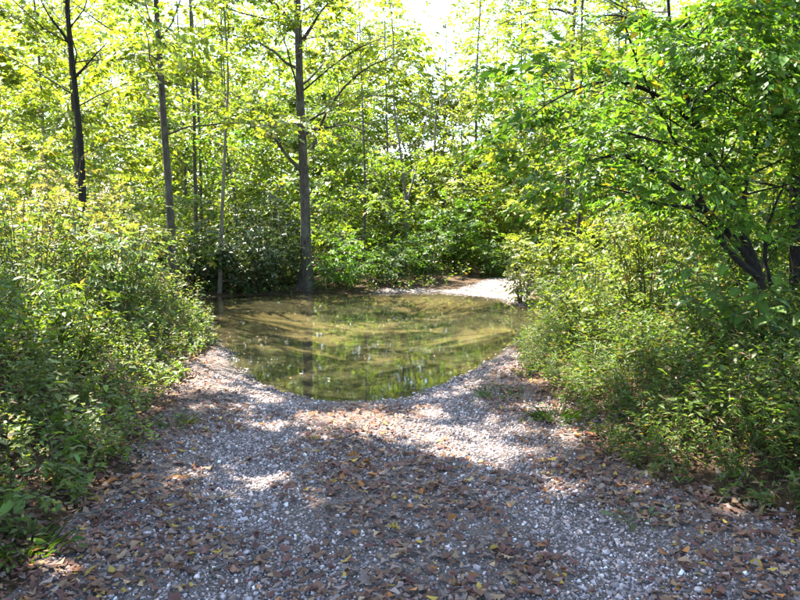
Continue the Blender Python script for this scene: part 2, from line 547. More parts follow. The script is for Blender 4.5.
def make_limb(rng, p0, a, L, up, r0, nsub, ntw, line=None):
    T = Tubes()
    d = np.array([math.cos(a), math.sin(a), up])
    d = d / np.linalg.norm(d)
    if line is None:
        m = 7
        pts = [np.array(p0)]
        dd = d.copy()
        for j in range(m - 1):
            dd = dd + .16 * rng.normal(size=3) + np.array([0, 0, -.05 if j > 2 else .03])
            dd /= np.linalg.norm(dd)
            pts.append(pts[-1] + dd * L / (m - 1))
        pts = np.array(pts)
    else:
        pts = np.array(line)
        m = len(pts)
        L = np.linalg.norm(np.diff(pts, axis=0), axis=1).sum()
    rr = r0 * (1 - .82 * np.linspace(0, 1, m) ** .8)
    T.add(pts, rr, 6)
    tp, td = [], []
    for s in range(nsub):
        u = .22 + .76 * (s + rng.random()) / nsub
        i = min(int(u * (m - 1)), m - 2)
        q = pts[i] + (pts[i + 1] - pts[i]) * (u * (m - 1) - i)
        f = pts[i + 1] - pts[i]; f /= np.linalg.norm(f)
        side = np.cross(f, [0, 0, 1]); side /= np.linalg.norm(side) + 1e-6
        sg = 1 if s % 2 else -1
        e = f * rng.uniform(.4, .9) + side * sg * rng.uniform(.6, 1.1) + np.array([0, 0, rng.uniform(-.25, .35)])
        e /= np.linalg.norm(e)
        l = L * rng.uniform(.22, .42) * (1.15 - .5 * u)
        sp = [q]
        for j in range(3):
            e = e + .15 * rng.normal(size=3); e /= np.linalg.norm(e)
            sp.append(sp[-1] + e * l / 3)
        sp = np.array(sp)
        T.add(sp, max(.004, r0 * .35 * (1 - .5 * u)) * np.array([1, .8, .55, .3]), 3)
        for w in range(ntw):
            v = rng.uniform(.2, 1)
            i2 = min(int(v * 3), 2)
            q2 = sp[i2] + (sp[i2 + 1] - sp[i2]) * (v * 3 - i2)
            e2 = e + .75 * rng.normal(size=3) * np.array([1, 1, .45]); e2 /= np.linalg.norm(e2)
            tp.append(q2); td.append(e2)
        tp.append(sp[-1]); td.append(e)
    tp.append(pts[-1]); td.append(pts[-1] - pts[-2])
    return T, np.array(tp), np.array(td)

# openings cut into the crowns so the sun reaches these places (point, radius)
GAPS = [((-.1, 5.6, 0), .42), ((.35, 5.4, 0), .34), ((-.6, 6.0, 0), .22), ((2.95, 5.6, 1.1), .6), ((3.0, 6.6, 3.2), .9), ((1.6, 6.4, 3.6), .8), ((2.3, 7.7, .5), .75), ((3.0, 6.4, .8), .35), ((2.8, 18.3, 0), 1.9), ((1.2, 17.6, 0), .7),
        ((-2.5, 15.6, WL), .7), ((-.6, 15.2, WL), .5), ((1.4, 13.6, WL), .45), ((-1.6, 13.4, WL), .4), ((2.6, 14.5, 0), .6), ((4.4, 12.0, 2.0), 1.1), ((1.9, 22.6, 2), 1.4), ((-.3, 19.6, 1), .8),
        ((-6.2, 11.5, 2.0), 1.0), ((-5.0, 12.8, 2.0), .9), ((-4.2, 20.2, 2.6), 1.2), ((4.5, 19.5, 2), 1.5), ((2.2, 23.0, 2.5), 2.0), ((.8, 21.4, 2.2), 1.4), ((3.6, 22.2, 1.8), 1.5), ((2.4, 24.6, 4.2), 1.8), ((-1.4, 20.0, 2.2), 1.0), ((3.2, 10.0, 1.8), .8), ((2.6, 7.2, .8), .6), ((3.7, 7.9, 1.6), .8), ((-4.4, 9.0, 2.0), 1.0), ((-3.6, 9.8, 1.6), .6), ((-5.6, 9.6, 2.4), .9)]
_sd = np.array(tuple(sun_dir))
def in_gap(P):
    m = np.zeros(len(P), bool)
    for g, r in GAPS:
        v = P - np.array(g)
        a = v @ _sd
        m |= (np.linalg.norm(v - a[:, None] * _sd, axis=1) < r + min(.40, .15 + .28 * r)) & (a > 2.2)
    return m

GREEN = (.100, .150, .022)
YGREEN = (.150, .190, .028)
FRESH = (.060, .125, .014)
DEEP = (.038, .070, .018)

def tree(name, label, trunk_px, depth, r0, height_m, group=None, seed=1, cs=.3, nl=16, reach=2.6, rise=.55, nsub=7, ntw=4,
         n_leaf=14, tw_len=.5, size=.10, tint=GREEN, bark=None, split=True, extra=None, thin_above=None, bias=None, side_depth=None, lean=(0, 0), var=.22,
         keep_low=None):
    """trunk line from photo pixels at a distance, carried on upward to the tree's full height"""
    rng = np.random.default_rng(seed)
    bark = bark or M_BARK
    pts = [at(px, py, depth) for px, py in trunk_px] if depth is not None else [Vector(p) for p in trunk_px]
    base = Vector((pts[0].x, pts[0].y, gz(pts[0].x, pts[0].y)))
    pts = [base - Vector((0, 0, .25))] + ([p for p in pts if p.z > base.z + .35] or [])
    topd = (pts[-1] - pts[max(0, len(pts) - 2)]).normalized() if len(pts) > 1 else Vector((0, 0, 1))
    topd = (topd * .5 + Vector((lean[0], lean[1], 1)) * .5).normalized()
    while pts[-1].z < base.z + height_m - .1:
        pts.append(pts[-1] + topd * min(2.2, max(.4, base.z + height_m - pts[-1].z)) + Vector(tuple(rng.normal(0, .10, 3))))
    line = smooth_line(pts, 34)
    line = np.vstack([line[0], *[line[0] + (line[1] - line[0]) * q for q in (.3, .45, .6, .8)], line[1:]])
    tt = np.linspace(0, 1, len(line))
    rad = r0 * (1 - .86 * tt ** .9) + r0 * min(.6, 3 * r0) * np.exp(-np.maximum(line[:, 2] - base.z, 0) / .28)
    root = tag(empty(name, base), label, 'tree', group)
    ga = np.linspace(0, 2 * math.pi, 16, endpoint=False)
    lob = np.maximum(0, np.sin(ga * 3 + rng.uniform(0, 6)) + .5 * np.sin(ga * 5 + rng.uniform(0, 6)))
    shp = 1 + .06 * rng.normal(size=(1, 16)) + min(.75, 4 * r0) * lob[None] * np.exp(-np.maximum(line[:, 2] - base.z, 0) / .22)[:, None]
    T = Tubes(); T.add(line, rad, 16, .035, rng, shp)
    obj('trunk', T.mesh('trunk', bark, base), root)
    limbs = limb_set(rng, line, rad, nl, cs, reach, rise, nsub, ntw, bias=bias)
    for ln, rb, ns_ in (extra or []):
        limbs.append(make_limb(rng, None, 0, 0, 0, rb, ns_, ntw + 1, line=smooth_line(ln, 9)))
        limbs[-1] = (*limbs[-1], True)
    rest = Tubes()
    P, D = [], []
    for lb in limbs:
        Tl, tp, td = lb[:3]
        if split:
            obj('branch', Tl.mesh('branch', bark, base), root)
        else:
            for v, f in zip(Tl.V, Tl.F):
                pass
            for v, f in zip(Tl.V, Tl.F):
                rest.V.append(v)
            off = rest.n
            for f in Tl.F: rest.F.append(f + off)
            rest.n += Tl.n
        P.append(tp); D.append(td)
    if not split and rest.n:
        obj('branches', rest.mesh('branches', bark, base), root)
    P = np.concatenate(P); D = np.concatenate(D)
    if thin_above is not None:
        k = (P[:, 2] < thin_above[0]) | (rng.random(len(P)) < thin_above[1])
        P, D = P[k], D[k]
    k = ~in_gap(P)
    P, D = P[k], D[k]
    if keep_low is not None:
        k = (P[:, 2] > keep_low[0]) | (rng.random(len(P)) < keep_low[1])
        P, D = P[k], D[k]
    V, F, k = sprays(rng, P, D, n_leaf, tw_len * rng.uniform(.7, 1.3, len(P)), size)
    tn = tints(rng, len(V) // k, k, tint, var, alt=(.22, .17, .02), alt_p=.03)
    # the twig each spray sits on: a thin three-sided spike
    Ln = tw_len * 1.0
    tipP = P + Ln * nrm(D); tipP[:, 2] -= .25 * Ln
    ang = np.arange(3) * 2.094
    rg = np.stack([np.cos(ang), np.sin(ang), .5 * np.sin(ang + 1)], -1) * max(.0025, size * .028)
    TV = np.concatenate([P[:, None, :] + rg[None], tipP[:, None, :]], 1).reshape(-1, 3)
    TF = (np.array([[0, 1, 3], [1, 2, 3], [2, 0, 3]])[None] + (np.arange(len(P)) * 4)[:, None, None]).reshape(-1, 3) + len(V)
    tn = np.concatenate([tn, np.full((len(TV), 3), .05)])
    obj('crown', mesh_np('crown', np.concatenate([V, TV]) - np.asarray(base), [F, TF], [M_LEAF, bark], tn, fmat=np.concatenate([np.zeros(len(F)), np.ones(len(TF))])), root)
    return root

# big tree at the water's far edge
D1 = 19.0
main_ex = [
    ([at(312, 150, D1), at(322, 122, D1 - .2), at(336, 97, D1 - .5), at(356, 76, D1 - .8), at(378, 62, D1 - 1.2), at(402, 56, D1 - 1.5)], .05, 11),
    ([at(302, 172, D1), at(284, 152, D1 - .2), at(268, 128, D1 - .4), at(252, 108, D1 - .6), at(238, 96, D1 - .9)], .06, 8),
    ([at(297, 32, D1), at(286, 16, D1), at(270, 0, D1 - .2), at(252, -14, D1 - .4), at(226, -26, D1 - .5)], .085, 8),
    ([at(303, 40, D1), at(312, 26, D1 - .2), at(322, 10, D1 - .4), at(340, -8, D1 - .6)], .06, 7),
    ([at(310, 120, D1), at(350, 100, D1 - .9), at(392, 96, D1 - 1.6), at(424, 112, D1 - 2.0), at(446, 138, D1 - 2.2)], .028, 18),
    ([at(304, 90, D1), at(340, 60, D1 - 1.0), at(376, 40, D1 - 1.8), at(404, 34, D1 - 2.2)], .032, 14),
]
tree('tree', "tall thick dark-barked tree standing at the water's far edge", [(307, 291), (306, 250), (305, 200), (303, 150), (300, 100), (299, 50), (297, 0)], D1, .185, 19,
     seed=11, cs=.34, nl=28, reach=3.6, rise=.5, nsub=10, ntw=6, n_leaf=16, size=.108, tint=YGREEN, extra=main_ex, thin_above=(8, .25))

tree('tree', 'slim straight grey-barked tree rising behind the bushes left of the waterside tree', [(174, 280), (171, 225), (168, 180), (163, 110), (160, 60), (156, 0)], 14.0, .105, 17,
     seed=12, cs=.38, nl=22, reach=3.4, nsub=8, ntw=4, n_leaf=14, size=.12, tint=YGREEN, bark=M_BARK, keep_low=(3.2, .15))
tree('tree', 'dark crooked slender tree farthest left, forking near the top of the picture', [(84, 250), (81, 160), (78, 120), (74, 80), (70, 40), (67, 0)], 11.5, .068, 14,
     seed=13, cs=.36, nl=20, reach=3.0, nsub=8, ntw=4, n_leaf=14, size=.11, tint=YGREEN, bark=M_BARK_DARK,
     extra=[([at(74, 78, 11.5), at(84, 68, 11.4), at(95, 55, 11.3), at(108, 42, 11.2)], .028, 6),
            ([at(71, 46, 11.5), at(60, 30, 11.4), at(48, 14, 11.3), at(38, -6, 11.2)], .034, 6)])
tree('tree', 'thin dark young tree just right of the slim grey one', [(197, 262), (196, 225), (195, 170), (194, 110), (192, 50), (190, 0)], 20.5, .075, 14,
     seed=14, cs=.34, nl=16, reach=2.4, nsub=7, ntw=4, n_leaf=12, size=.13, tint=GREEN, thin_above=(8, .25))
tree('tree', 'pale thin-stemmed sapling in front of the dark waxy bush', [(219, 292), (221, 250), (222, 215), (224, 170), (226, 120), (228, 70)], 18.0, .062, 9,
     seed=15, cs=.38, nl=13, reach=1.8, nsub=6, ntw=3, n_leaf=12, size=.11, tint=GREEN, bark=M_BARK_PALE)
tree('tree', 'leaning thin sapling between the pale sapling and the big tree', [(238, 280), (236, 205), (232, 180), (228, 160), (226, 130), (225, 90)], 21.5, .055, 8,
     seed=16, cs=.4, nl=12, reach=1.8, nsub=6, ntw=3, n_leaf=12, size=.12, tint=FRESH)
tree('tree', 'twin-stemmed young tree beyond the middle of the water', [(408, 262), (407, 220), (405, 190), (402, 165), (399, 140), (394, 100)], 24.0, .075, 10,
     seed=17, cs=.34, nl=14, reach=2.2, nsub=7, ntw=4, n_leaf=12, size=.13, tint=GREEN, bark=M_BARK_PALE,
     extra=[([at(406, 205, 24), at(412, 185, 24), at(417, 165, 24), at(423, 140, 24), at(430, 100, 24)], .055, 7)])
tree('tree', 'pale pole-thin tree above the gravel landing', [(433, 262), (433, 230), (432, 200), (434, 160), (436, 110), (437, 110)], 26.0, .07, 7.0,
     seed=18, cs=.42, nl=14, reach=1.9, nsub=6, ntw=3, n_leaf=11, size=.13, tint=YGREEN, bark=M_BARK_PALE, thin_above=(9, .3))
tree('tree', 'dark-stemmed tall tree showing only at the top edge right of the sky gap', [(566, 250), (568, 160), (571, 90), (573, 40), (575, 0)], 23.0, .11, 15,
     seed=19, cs=.30, nl=18, reach=3.0, nsub=8, ntw=4, n_leaf=13, size=.13, tint=YGREEN,
     extra=[([at(574, 14, 23), at(552, 9, 22.8), at(526, 14, 22.6), at(500, 24, 22.4)], .05, 6)], thin_above=(8, .25))

# many-stemmed arching tree on the right bank
DR = 7.0
rt_ex = [
    ([at(752, 262, DR), at(722, 226, DR - .1), at(694, 200, DR - .25), at(660, 176, DR - .4), at(630, 157, DR - .5), at(600, 157, DR - .6), at(566, 176, DR - .7)], .042, 12),
    ([at(745, 245, DR), at(744, 210, DR), at(745, 185, DR - .1), at(752, 160, DR - .2), at(762, 110, DR - .3), at(766, 50, DR - .4), at(765, -20, DR - .5)], .040, 12),
    ([at(738, 236, DR), at(712, 216, DR - .2), at(684, 207, DR - .4), at(654, 203, DR - .6), at(622, 190, DR - .8), at(590, 184, DR - .9)], .026, 10),
    ([at(762, 280, DR), at(735, 258, DR - .15), at(715, 232, DR - .3), at(704, 206, DR - .4), at(690, 170, DR - .5), at(664, 120, DR - .6), at(640, 70, DR - .7), at(620, 10, DR - .8)], .038, 14),
    ([at(700, 130, DR), at(665, 100, DR - .5), at(632, 84, DR - .9), at(600, 82, DR - 1.1), at(560, 96, DR - 1.2), at(526, 120, DR - 1.2)], .026, 14),
    ([at(676, 60, DR), at(650, 30, DR - .5), at(622, 16, DR - .9), at(596, 16, DR - 1.2)], .024, 12),
    ([at(672, 40, DR), at(700, 10, DR - .6), at(730, 6, DR - 1.0), at(760, 20, DR - 1.3)], .022, 12),
    ([at(690, 104, DR), at(720, 80, DR - .6), at(750, 72, DR - .9), at(786, 84, DR - 1.1)], .022, 12),
    ([at(716, 170, DR), at(690, 150, DR - .5), at(652, 140, DR - .9), at(610, 130, DR - 1.1), at(570, 138, DR - 1.2)], .022, 12),
    ([at(768, 300, DR + .15), at(748, 262, DR + .2), at(733, 236, DR + .2), at(722, 190, DR + .3), at(724, 140, DR + .3), at(735, 80, DR + .2)], .030, 10),
    ([at(778, 300, DR + .1), at(765, 262, DR + .1), at(770, 220, DR + .2), at(786, 180, DR + .2), at(806, 130, DR + .2)], .030, 10),
    ([at(752, 160, DR), at(775, 130, DR - .5), at(800, 120, DR - .8), at(830, 130, DR - .9)], .022, 10),
]
tree('tree', 'dark many-stemmed tree arching over the right bank of the track', [(775, 330), (760, 280), (745, 240), (728, 200), (714, 165), (700, 130), (684, 90), (673, 45), (668, 0)], DR, .055, 7.2,
     seed=20, cs=.50, nl=22, reach=1.9, rise=.35, nsub=10, ntw=6, n_leaf=16, tw_len=.36, size=.064, tint=(.075, .145, .018), bark=M_BARK_DARK, extra=rt_ex)
tree('tree', 'straight black-looking trunk at the right edge of the picture', [(797, 340), (797, 285), (795, 230), (796, 150), (797, 80), (797, 0)], 7.6, .085, 10,
     seed=21, cs=.30, nl=22, reach=1.9, rise=.3, nsub=9, ntw=5, n_leaf=14, tw_len=.4, size=.085, tint=FRESH, bark=M_BARK_DARK)

# leafy understorey trees that fill the wood beyond the water
under = [  # label, (x, y), height, reach, tint, seed
    ('bushy yellow-green tree filling the gap between the two leftmost trunks', (-8.2, 17.5), 10, 3.0, YGREEN, 31),
    ('leafy young tree behind the thin dark trunk, lit from above', (-6.8, 23.5), 10, 3.0, YGREEN, 32),
    ('low-branched green tree behind the crook of the big waterside tree', (-3.4, 24.5), 9, 2.8, GREEN, 33),
    ('green leafy tree closing the view right of the big trunk', (-1.2, 22.0), 7.5, 2.3, GREEN, 34),
    ('rounded fresh green tree at the back of the gravel landing', (2.2, 25.0), 5.2, 2.2, YGREEN, 35),
    ('pale sunlit tree right of the sky gap', (5.0, 29.5), 11, 2.9, YGREEN, 36),
    ('bright leafy tree over the bend of the far track', (5.2, 20.5), 9.5, 2.6, YGREEN, 37),
    ('yellow-green tree at the left edge of the picture', (-10.8, 17.0), 11, 3.2, YGREEN, 38),
    ('tall leafy tree behind the arching stems on the right', (8.2, 17.5), 11, 3.2, YGREEN, 39),
    ('green tree deep behind the right bank thicket', (7.2, 12.0), 7, 2.4, GREEN, 40),
    ('spreading yellow-green tree far behind the two leftmost trunks', (-12.5, 24.5), 12, 3.4, YGREEN, 41),
    ('sunlit tree far back between the slim grey tree and the big trunk', (-9.0, 29.0), 12, 3.4, YGREEN, 42),
    ('leafy tree far back just left of the sky gap', (-.6, 28.5), 10, 3.0, GREEN, 43),
    ('pale green tree far back over the bend of the track', (8.2, 26.0), 12, 3.4, YGREEN, 44),
    ('yellow-green tree far back at the right of the wood', (13.0, 22.0), 12, 3.4, YGREEN, 45),
]
UT = []
for lab, (x, y), hh, rc, tn, sd_ in under:
    z0 = gz(x, y)
    ut = tree('tree', lab, [(x, y, z0), (x + .1, y, z0 + hh * .3), (x + .05, y + .1, z0 + hh * .6), (x, y, z0 + hh * .85)], None, .035 + .003 * hh, hh, group='understorey trees beyond the water',
         seed=sd_, cs=.10, nl=32, reach=rc, rise=.4, nsub=8, ntw=6, n_leaf=10, size=.142, tint=tn, split=False, thin_above=(7, .22), tw_len=.55)
    UT.append(ut)

def copy_thing(src, loc, rz, sc, label, group):
    r = src.copy(); C.objects.link(r)
    r.location = loc; r.rotation_euler = (0, 0, rz); r.scale = (sc, sc, sc)
    r['label'] = label; r['group'] = group
    for ch in src.children:
        c = ch.copy(); C.objects.link(c); c.parent = r
    return r
_rc = random.Random(8)
back = [(-14.5, 31), (-8.5, 34), (-4.0, 33), (-2.2, 37), (6.0, 34), (9.5, 31), (12.5, 28), (16, 27), (11.5, 17.5), (18, 33), (-19, 33), (13.5, 36), (4.8, 24.5), (3.4, 30.5), (4.9, 36), (2.2, 34), (-13.0, 36)]
for i, (x, y) in enumerate(back):
    side = 'left' if x < -1 else 'right'
    copy_thing(UT[(i * 4 + 1) % len(UT)], (x, y, gz(x, y) - .05), _rc.uniform(0, 6.28), _rc.uniform(.95, 1.2),
               f'leafy yellow-green tree merging into the far wood, {side} of the sky gap', f'background trees {side} of the sky gap')

# unseen trees beside and behind the photographer, added so their crowns shade the track
shade = [
    ('broad shade tree just outside the left of the picture', (-5.4, 7.4), 13, 4.6, 51),
    ('shade tree on the left bank behind the photographer', (-6.0, 0.5), 13, 4.2, 52),
    ('shade tree on the right verge behind the photographer', (4.5, -2.5), 12, 3.8, 53),
    ('tall shade tree farther left among the undergrowth', (-11.5, 10.5), 15, 4.2, 54),
    ('shade tree hidden in the thicket left of the photographer', (-8.6, 4.6), 14, 4.6, 59),
    ('shade tree rooted close to the left verge beside the photographer', (-4.6, 3.2), 12, 4.2, 60),
    ('shade tree leaning over the track behind the photographer', (-2.8, -4.5), 13, 4.4, 55),
    ('shade tree standing right of the photographer', (6.2, 2.5), 12, 4.0, 56),
    ('shade tree far down the track behind the photographer', (2.0, -9.0), 14, 4.6, 57),
    ('shade tree far left behind the photographer', (-9.5, -3.0), 14, 4.4, 58),
]
ST = []
for lab, (x, y), hh, rc, sd_ in shade:
    z0 = gz(x, y)
    if sd_ in (51, 54, 59, 60):
        ST.append(tree('tree', lab, [(x, y, z0), (x + .1, y, z0 + hh * .3), (x - .1, y + .1, z0 + hh * .6), (x, y, z0 + hh * .9)], None, .17, hh, group='shade trees around the track',
             seed=sd_, cs=.44, nl=26, reach=rc, rise=.45, nsub=9, ntw=7, n_leaf=14, size=.21, tint=GREEN, split=False,
             extra=[([(-5.4, 7.4, 6.0), (-4.3, 7.3, 6.6), (-3.3, 7.0, 7.0), (-2.3, 6.4, 7.2)], .05, 18), ([(-5.4, 7.4, 6.8), (-4.6, 6.6, 7.4), (-3.9, 5.8, 7.8), (-3.2, 5.2, 8.0)], .05, 18)] if sd_ == 51 else None))  # two limbs added to close a sunlit hole over the track
for q, (lab, (x, y), hh, rc, sd_) in enumerate(shade):
    if sd_ not in (51, 54, 59, 60):
        copy_thing(ST[q % 2 + 1], (x, y, gz(x, y)), 1.1 * q, .95 + .03 * (q % 4), lab, 'shade trees around the track')

# far wood: one mass of crowns and trunks
def far_wood():
    rng = np.random.default_rng(77)
    Vs, Fs, Ts, fm, n = [], [], [], [], 0
    trunks = Tubes()
    cs_ = []
    for k in range(120):
        y = rng.uniform(31, 68)
        x = rng.uniform(-.72, .72) * y
        if abs(x - (.05 * y + .6)) < .035 * y: continue          # the opening where sky shows
        cs_.append((x, y))
        z0 = gz(x, y)
        hh = rng.uniform(9, 12) + 9 * sst(40, 52, y)
        r = rng.uniform(.04, .10)
        if k % 4 == 0 and abs(x / y - .09) > .10: trunks.add(np.array([[x, y, z0 - .3], [x + rng.normal(0, .2), y, z0 + hh * .4], [x + rng.normal(0, .4), y, z0 + hh]]), [r, r * .75, r * .2], 6)
        m = 225
        t = rng.uniform(.08, 1, m)
        rc = rng.uniform(2.2, 3.6) * np.sin(np.pi * np.clip(t * .85 + .12, 0, 1)) ** .7
        a = rng.uniform(0, 6.28, m); q = np.sqrt(rng.random(m)) * rc
        P = np.stack([x + q * np.cos(a), y + q * np.sin(a), z0 + t * hh], -1)
        D = np.stack([np.cos(a), np.sin(a), rng.normal(0, .3, m)], -1)
        v, f, kk_ = sprays(rng, P, D, 8, rng.uniform(.7, 1.4, m), .25, w=.6)
        tn = tints(rng, len(v) // kk_, kk_, [YGREEN, GREEN, YGREEN][k % 3], .25, alt=(.24, .19, .02), alt_p=.04)
        Vs.append(v); Fs.append(f + n); Ts.append(tn); n += len(v)
    # low growth under them
    m = 9000
    y = rng.uniform(25, 60, m); x = rng.uniform(-.75, .75, m) * y
    k = far_road_d(x, y) > 2.2
    x, y = x[k], y[k]
    P = np.stack([x, y, height(x, y) + rng.uniform(.1, 1.0, len(x)) ** 1.5 * 4.0], -1)
    D = np.stack([rng.normal(size=len(x)), rng.normal(size=len(x)), rng.uniform(0, .6, len(x))], -1)
    v, f, kk_ = sprays(rng, P, D, 9, .8, .2, w=.6)
    Vs.append(v); Fs.append(f + n); Ts.append(tints(rng, len(v) // kk_, kk_, GREEN, .3)); n += len(v)
    Vt = np.concatenate(trunks.V); Ft = np.concatenate(trunks.F) + n
    Vs.append(Vt); Ts.append(np.ones((len(Vt), 3)) * .1)
    F3 = np.concatenate(Fs)
    me = mesh_np('far_wood', np.concatenate(Vs), [F3, Ft], [M_LEAF, M_BARK], np.concatenate(Ts), fmat=np.concatenate([np.zeros(len(F3)), np.ones(len(Ft))]))
    o = obj('far_wood', me)
    tag(o, 'bright mass of far woodland rising behind the near trees', 'wood', kind='stuff')
far_wood()

# ---------------------------------------------------------------- shrubs and undergrowth
def shrub(label, xy, hgt, rad, tint, seed, n_stem=14, ntw=7, n_leaf=12, size=.08, w=.5, mat=None, name='shrub', group=None, tw_len=.3, stem=.008, alt=None, alt_p=0, cat='shrub', flat=.4, tmpl=LEAF2, low=.15):
    rng = np.random.default_rng(seed)
    x, y = xy
    z0 = gz(x, y)
    root = tag(empty(name, (x, y, z0)), label, cat, group)
    T = Tubes()
    P, D = [], []
    for k in range(n_stem):
        a = rng.uniform(0, 6.28)
        q = math.sqrt(rng.random())
        hh = hgt * (1 - .45 * q * q) * rng.uniform(.75, 1.1)
        b0 = np.array([.15 * rad * math.cos(a), .15 * rad * math.sin(a), -.08])
        tip = np.array([q * rad * math.cos(a), q * rad * math.sin(a), hh])
        midp = b0 * .5 + tip * .5 + np.array([-.12 * rad * q * math.cos(a), -.12 * rad * q * math.sin(a), .12 * hh]) + rng.normal(0, .04, 3)
        ln = smooth_line([b0, midp, tip], 7)
        T.add(ln, stem * np.linspace(1.2, .35, 7), 4)
        for j in range(ntw):
            u = low + (1 - low) * (j + rng.random()) / ntw
            i = min(int(u * 6), 5)
            P.append(ln[i] + (ln[i + 1] - ln[i]) * (u * 6 - i))
            e = rng.normal(size=3) * np.array([1, 1, .5]) + np.array([.5 * math.cos(a), .5 * math.sin(a), .25])
            D.append(e)
    obj('stems', T.mesh('stems', M_STEM), root)
    P, D = np.array(P), np.array(D)
    V, F, k = sprays(rng, P, D, n_leaf, tw_len * rng.uniform(.6, 1.3, len(P)), size, w=w, flat=flat, tmpl=tmpl)
    obj('foliage', mesh_np('foliage', V, [F], mat or M_LEAF, tints(rng, len(V) // k, k, tint, .25, alt, alt_p)), root)
    return root

# dark waxy bushes on the far bank
WAX = (.050, .074, .028)
shrub('dark waxy-leaved bush left of the big tree at the waterline', (-3.9, 18.3), 1.9, 1.15, WAX, 101, 30, 11, 10, .13, .42, M_LEAF_WAXY, tw_len=.34, low=.03)
shrub('dark waxy bush around the foot of the pale sapling', (-5.2, 18.4), 1.7, 1.0, WAX, 102, 30, 11, 10, .13, .42, M_LEAF_WAXY, tw_len=.34, low=.03)
shrub('taller waxy bush behind the gap between pale sapling and big tree', (-4.2, 20.2), 2.8, 1.5, (.05, .07, .026), 103, 30, 10, 10, .13, .42, M_LEAF_WAXY, tw_len=.35, low=.03)
shrub('small grey-green bush squeezed between the dark waxy bush and the big trunk', (-3.15, 19.3), 1.5, .8, (.07, .095, .035), 137, 18, 9, 10, .11, .45, low=.03)
shrub('straggling green bush standing up behind the dark waxy bushes', (-5.4, 20.6), 2.9, 1.2, (.08, .115, .03), 138, 18, 9, 11, .11, .5, low=.1)
shrub('grey-green bush close left of the far bank waxy bushes', (-6.6, 17.9), 1.9, 1.1, (.06, .08, .03), 104, 26, 9, 10, .12, .45, tw_len=.3, low=.03)
shrub('low fresh green bush just right of the big trunk', (-1.55, 18.9), 1.5, .95, FRESH, 105, 18, 8, 12, .10, .5)
shrub('low dark green bush behind the middle of the far shore', (-.3, 19.4), 1.2, 1.0, (.045, .085, .018), 106, 18, 8, 12, .10, .5)
shrub('dense green bush behind the left end of the gravel landing', (.75, 20.6), 1.7, 1.1, (.05, .095, .018), 107, 20, 8, 12, .10, .5)
shrub('round fresh green bush at the bend of the far track', (1.9, 22.6), 3.0, 1.35, FRESH, 108, 26, 9, 13, .11, .5)
shrub('bright yellow-green bush on the right of the far landing', (4.3, 18.8), 2.2, 1.2, YGREEN, 109, 22, 8, 12, .11, .5)
shrub('pale sunlit little bush above the dark stump', (2.85, 15.9), 1.35, .55, (.13, .15, .05), 110, 14, 7, 10, .09, .5)
shrub('green bush overhanging the water on the right', (3.2, 13.2), 1.5, .95, (.06, .10, .016), 111, 20, 8, 12, .085, .5)
shrub('tall leafy bush behind the right bank, lit yellow at the top', (4.4, 12.0), 2.3, 1.3, YGREEN, 112, 24, 8, 12, .09, .5)
shrub('brownish-green twiggy bush in front of the arching stems', (3.1, 8.4), 1.9, 1.0, (.095, .125, .028), 113, 26, 10, 11, .065, .45, alt=(.2, .12, .05), alt_p=.08, low=.05)
shrub('sunlit yellow-green bush at the top of the right verge', (2.4, 8.6), 1.3, .8, (.11, .145, .02), 114, 24, 9, 11, .065, .45, alt=(.2, .14, .04), alt_p=.06, low=.05)
shrub('leafy bush under the arching tree', (4.2, 8.2), 2.0, .95, (.06, .105, .018), 115, 24, 9, 11, .085, .5)
shrub('shaded bush below the right edge trunk', (4.5, 6.4), 1.5, .85, DEEP, 116, 22, 9, 11, .08, .5)
shrub('tall sunlit leafy bush showing between the arching stems', (5.4, 9.8), 3.0, 1.4, (.12, .145, .022), 117, 30, 10, 12, .095, .5)
shrub('leafy bush closing the view left of the arching stems', (3.9, 10.2), 2.5, 1.2, (.10, .135, .02), 118, 28, 10, 12, .09, .5)
shrub('green bush far right behind the edge trunk', (7.0, 10.0), 3.0, 1.4, (.08, .12, .02), 119, 28, 10, 12, .095, .5)
shrub('low green bush behind the gravel landing', (2.9, 21.8), 1.5, 1.0, (.06, .11, .018), 135, 20, 9, 12, .10, .5, low=.03)
shrub('low yellow-green bush tucked into the bend of the far track', (1.0, 22.4), 1.4, 1.0, (.08, .12, .018), 136, 20, 9, 12, .10, .5, low=.03)
# left bank thicket
LT = [('tall grey-green shrub rising at the far end of the left bank', (-4.2, 10.6), 1.9, .95, (.058, .085, .028), .075),
      ('pale-leaved shrub below the slim grey tree', (-5.4, 12.6), 2.4, 1.1, (.10, .115, .045), .085),
      ('bluish-green shrub leaning to the waterside end of the left thicket', (-3.75, 9.0), 1.75, .8, (.045, .085, .035), .07),
      ('tall pale shrub at the back of the left thicket under the crooked tree', (-6.4, 10.2), 2.9, 1.3, (.095, .11, .04), .08),
      ('dark green shrub in the middle of the left thicket', (-4.5, 8.2), 2.1, .95, (.05, .085, .025), .07),
      ('broad shrub at the left edge of the picture, half cut off', (-5.4, 7.6), 2.2, 1.0, (.055, .085, .025), .075),
      ('pale brownish shrub hiding the foot of the crooked leftmost tree', (-5.0, 10.3), 2.5, 1.0, (.10, .105, .045), .075),
      ('tall leafy shrub rising between the crooked and the slim grey trunks', (-6.2, 13.4), 3.1, 1.3, (.095, .115, .04), .085),
      ('tall pale shrub at the far left edge under the trees', (-7.4, 11.6), 3.2, 1.3, (.10, .115, .04), .085),
      ('grey-green shrub topping the left thicket in front of the pale brownish one', (-4.3, 9.4), 2.2, .9, (.07, .095, .035), .075),
      ('low bright shrub at the front of the left thicket', (-3.3, 6.8), 1.0, .65, (.06, .105, .018), .06),
      ('leafy shrub by the left edge of the picture close to the track', (-3.6, 5.4), 1.05, .7, (.05, .09, .018), .06)]
